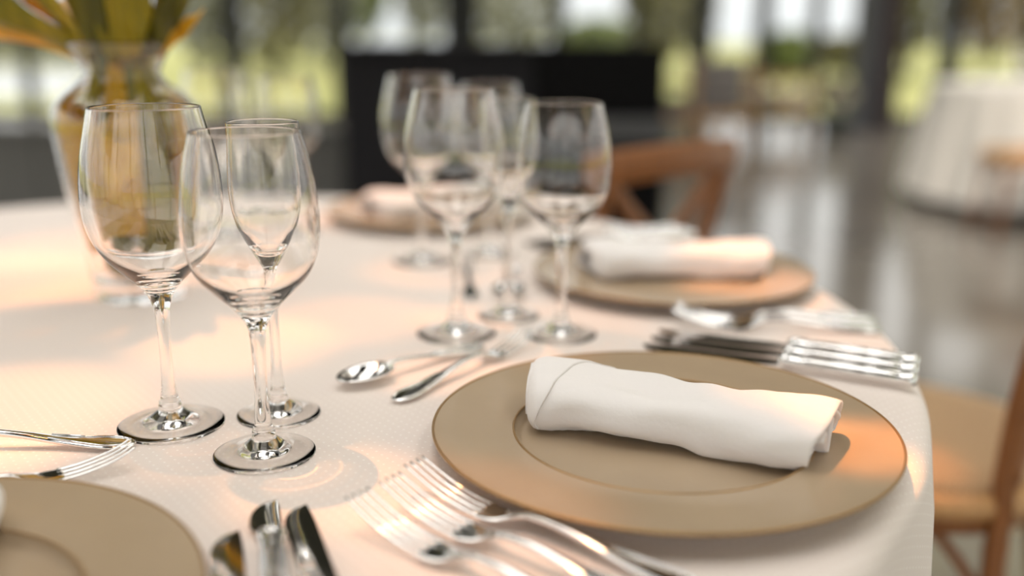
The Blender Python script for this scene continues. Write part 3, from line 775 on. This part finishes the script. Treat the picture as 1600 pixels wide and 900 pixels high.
# ------------------------------------------------------------------ vase with leaves
vx, vy = -.420, 1.095
vase = thing('leaf_vase', 'curvy clear glass vase stuffed with golden and green leaves on the table centre', 'vase', (vx, vy, GZ + .0005))
vp = spline([(.050, .001), (.0505, .012), (.0545, .05), (.0615, .087), (.0695, .123), (.0745, .159), (.0770, .187), (.0745, .209), (.0620, .2235), (.0465, .235), (.0395, .2445), (.0412, .253), (.0470, .265), (.0540, .277)], 60)
vin = [(r - .0025, z) for r, z in vp if z > .016]
vprof = [(0, .001)] + vp + [(.0532, .2788), (.0520, .278)] + list(reversed(vin)) + [(0, .014)]
link('glass_body', *lathe(vprof, 72), M['glass'], vase)
# leaf rolled against the inside of the glass
def liner(a0, a1, z0, z1, k, name, m, wav=.0):
    v, f = [], []; na_, nz = 22, 18
    zs = [z for r, z in vp]; rs = [r for r, z in vp]
    def rad(z):
        for i in range(len(zs) - 1):
            if zs[i] <= z <= zs[i + 1]: return rs[i] + (rs[i + 1] - rs[i]) * (z - zs[i]) / (zs[i + 1] - zs[i] + 1e-9)
        return rs[-1]
    for i in range(nz + 1):
        q = i / nz
        for j in range(na_ + 1):
            s = j / na_; a = math.radians(a0 + (a1 - a0) * s)
            zt = z0 + (z1 - z0) * q * (1 - .10 * math.sin(5 * s + a0)) + .012 * math.sin(4 * s + a0) * (1 - q)
            r = (rad(min(max(zt, .02), .27)) - .004) * k * (1 + wav * math.sin(9 * a + 7 * q))
            v.append((r * math.cos(a), r * math.sin(a), zt))
    for i in range(nz):
        for j in range(na_):
            p = i * (na_ + 1) + j; f.append((p, p + 1, p + na_ + 2, p + na_ + 1))
    return link(name, v, f, m, vase, True, solid=.0012)
liner(168, 300, .06, .215, .93, 'rolled_leaf', M['leaf_gold'], .03)
liner(345, 420, .085, .21, .93, 'rolled_leaf', M['leaf_gold'], .03)
liner(62, 166, .07, .20, .90, 'rolled_leaf', M['leaf_gold'], .03)
liner(262, 296, .13, .185, .975, 'lemon_peel', M['lemon'], .02)
for k, (a, r, top) in enumerate(((308, .047, .30), (323, .046, .31), (338, .047, .30), (316, .024, .30), (250, .026, .29), (190, .026, .29), (110, .03, .30))):
    a = math.radians(a)
    link('stalk', *sweep([(r * math.cos(a), r * math.sin(a), .03), (r * .9 * math.cos(a + .1), r * .9 * math.sin(a + .1), .14), (.022 * math.cos(a), .022 * math.sin(a), .245), (.030 * math.cos(a), .030 * math.sin(a), top)], [(.010, .010), (.012, .012), (.009, .009), (.005, .005)], 10), M['stalk'], vase)
for k in range(7):                                       # leaf stems crowding the neck
    a = 2 * PI * k / 7 + .3
    link('leaf_stem', *sweep([(.040 * math.cos(a), .040 * math.sin(a), .150), (.036 * math.cos(a), .036 * math.sin(a), .205), (.0245 * math.cos(a), .0245 * math.sin(a), .245), (.031 * math.cos(a), .031 * math.sin(a), .285)],
         [(.012, .009), (.013, .010), (.0105, .009), (.010, .005)], 10), M['leaf_gold' if k % 2 else 'leaf_lime'], vase)
def leaf(a_deg, out, rise, L, W, m, droop=.0, twist=0.0, z0=.262, label=None, r0=.030):
    v, f = [], []; N, K_ = 18, 4; a = math.radians(a_deg)
    d = Vector((math.cos(a), math.sin(a), 0)); s = Vector((-math.sin(a), math.cos(a), 0)); Z = Vector((0, 0, 1))
    for i in range(N + 1):
        q = i / N
        c = d * (r0 + out * L * q) + Z * (z0 + rise * L * q - droop * L * q * q)
        w = W * (math.sin(PI * min(1, q * .94 + .06)) ** .7) * (1 - .25 * q)
        for j in range(2 * K_ + 1):
            t_ = (j - K_) / K_
            sd = (s * math.cos(twist) + Z * math.sin(twist))
            nrm = d.cross(sd) if False else (Z * math.cos(twist) - s * math.sin(twist))
            v.append(c + sd * (w * t_) + nrm * (abs(t_) * w * .35 + .004 * math.sin(q * 14 + t_ * 2)))
    M_ = 2 * K_ + 1
    for i in range(N):
        for j in range(2 * K_): f.append((i * M_ + j, (i + 1) * M_ + j, (i + 1) * M_ + j + 1, i * M_ + j + 1))
    o = link('leaf', v, f, M[m], vase, True, solid=.0010)
    rb = link('midrib', *sweep([tuple(Vector(v[i * M_ + K_])) for i in range(N + 1)], [(.0016 * (1 - .8 * i / N),) * 2 for i in range(N + 1)], 6), M[m], o)
    return o
leaf(186, .95, .42, .26, .034, 'leaf_gold', .18, .9)
leaf(200, .90, .50, .24, .032, 'leaf_lime', .12, .7)
leaf(172, .8, .70, .24, .030, 'leaf_gold', .10, .8)
leaf(215, .6, .85, .22, .030, 'leaf_lime', .05, .5)
leaf(255, .35, .95, .22, .028, 'leaf_dark', .0, .2)
leaf(280, .32, .95, .20, .026, 'leaf_lime', .0, -.2)
leaf(300, .40, .80, .16, .026, 'leaf_lime', .0, -.6)
leaf(335, .60, .60, .13, .018, 'leaf_dark', .0, -.8)
leaf(352, .95, .55, .070, .010, 'leaf_gold', -.15, -.9)
leaf(100, .40, .95, .22, .030, 'leaf_dark', .0, .3)
leaf(140, .50, .90, .22, .030, 'leaf_gold', .0, .5)
leaf(45, .40, .9, .18, .026, 'leaf_dark', .0, .1)
link('cut_stalk', *sweep([(-.048, -.02, .318), (-.018, -.03, .283)], [(.006, .006), (.004, .004)], 8), M['palestalk'], vase)
link('bud', *lathe([(0, -.010), (.006, -.006), (.008, 0), (.006, .007), (0, .011)], 14), M['orangebud'], vase).location = (.018, -.03, .312)

# ------------------------------------------------------------------ chairs
def make_chair(label, loc, rz, group='cross-back chairs', seat_mat='cane', bw=.15):
    """cross-back bentwood chair: faces +Y in its own frame"""
    t = thing('cross_back_chair', label, 'chair', loc, rz, group)
    n = 40; R = .205
    def seat_pt(a, k=1.0):
        c, s = math.cos(a), math.sin(a); e_ = .80
        return (R * k * math.copysign(abs(c) ** e_, c), R * k * math.copysign(abs(s) ** e_, s))
    ring = [(*seat_pt(2 * PI * i / n), .428) for i in range(n)]
    link('seat_ring', *sweep(ring, (.020, .020), 10, closed=True), M['wood_light'], t)
    link('seat_apron', *sweep([(x * .985, y * .985, .405) for x, y, z in ring], (.012, .020), 10, closed=True), M['wood'], t)
    v = [(0, 0, .470)]; f = []
    for r_, z in ((.5, .469), (.8, .466), (.96, .460), (1.0, .452), (.98, .440)):
        for i in range(n): v.append((*seat_pt(2 * PI * i / n, r_ * 1.02), z))
    for i in range(n): f.append((0, 1 + i, 1 + (i + 1) % n))
    for k in range(4):
        for i in range(n):
            j = (i + 1) % n; f.append((1 + k * n + i, 1 + (k + 1) * n + i, 1 + (k + 1) * n + j, 1 + k * n + j))
    f.append(tuple(1 + 4 * n + i for i in reversed(range(n))))
    link('cane_seat', v, f, M[seat_mat], t)
    bx = bw
    for s in (-1, 1):
        post = spline([(s * (bx + .03), -.24, 0), (s * (bx + .01), -.185, .25), (s * bx, -.178, .45), (s * (bx + .008), -.19, .62), (s * (bx + .018), -.222, .78), (s * (bx + .018), -.235, .845)], 20)
        bp_ = link('back_post', *sweep(post, [(.0165, .0165)] * 17 + [(.0155, .0155), (.014, .014), (.010, .010)], 12), M['wood'], t)
        fl_ = spline([(s * .165, .175, 0), (s * .150, .158, .22), (s * .140, .150, .43)], 10)
        link('front_leg', *sweep(fl_, [(.013 + .006 * i / 9,) * 2 for i in range(10)], 10), M['wood'], t)
        arch = [(s * (bx + .005) - s * 0, -.18 + .33 * q, .26 + .145 * math.sin(PI * q) ** .7) for q in [i / 14 for i in range(15)]]
        link('side_arch', *sweep(arch, (.009, .009), 8), M['wood'], t)
        cr = spline([(s * (bx + .005), -.190, .47), (s * .09, -.200, .56), (-s * .03, -.216, .68), (-s * .11, -.222, .75), (-s * (bx), -.225, .80)], 18)
        link('cross_splat', *sweep(cr, (.006, .016), 10), M['wood'], t)
        for z in (.405, .425):
            sc = link('screw', *lathe([(0, .004), (.004, .003), (.0055, 0)], 12), M['steel_screw'], bp_)
            sc.location = (s * (bx + .0008) , -.199 , z); sc.rotation_euler = (PI / 2, 0, 0)
    rail = spline([(-(bx + .055), -.222, .815), (-.09, -.262, .825), (0, -.272, .828), (.09, -.262, .825), (bx + .055, -.222, .815)], 24)
    link('top_rail', *sweep(rail, (.010, .030), 12), M['wood'], t)
    return t
def face(dx, dy): return math.atan2(dy, dx) - PI / 2
c1 = make_chair('wooden cross-back chair with a woven cane seat at the right edge of the front table', (.600, 1.437, 0), face(-.80, .60), bw=.15)
c2 = dup(c1, 'brown cross-back chair behind the front table, beyond the orange-lit plate', (.125, 1.95, 0), face(-.68, .73))
c3 = dup(c1, 'honey-lit wooden chair standing against the far white table at the right edge', (2.66, 5.16, 0), face(-1, .05))

# ------------------------------------------------------------------ things on the far table
G4 = dup(G1, 'left blurred goblet on the far white table', (2.83, 5.75, GZ))
dup(G2, 'blurred wine glass in the middle of the cluster on the far white table', (2.95, 5.82, GZ))
dup(G1, 'right blurred goblet on the far white table beside the red flower', (3.05, 5.9, GZ))
rf = thing('table_flower', 'small red flower in a low white bowl on the far white table', 'flower', (3.02, 5.68, TZ))
link('bowl', *lathe([(0, 0), (.04, 0), (.07, .05), (.066, .052), (.04, .012), (0, .01)], 24), M['whitefab'], rf)
fh = link('petals', *foliage(160, 0, 0, .03, .16, .08, .05, 5), M['redpetal'], rf, False); fh['kind'] = 'stuff'

# let the added spots shine through the thin glass
for o in bpy.data.objects:
    if o.type == 'MESH' and o.name.split('.')[0] == 'bowl' and o.data.materials and o.data.materials[0] == M['glass']: o.cycles.is_caustics_caster = True
    if o.name.split('.')[0] in ('tablecloth', 'plate_body', 'rolled_cloth'): o.cycles.is_caustics_receiver = True
for d in bpy.data.lights: d.cycles.is_caustics_light = True
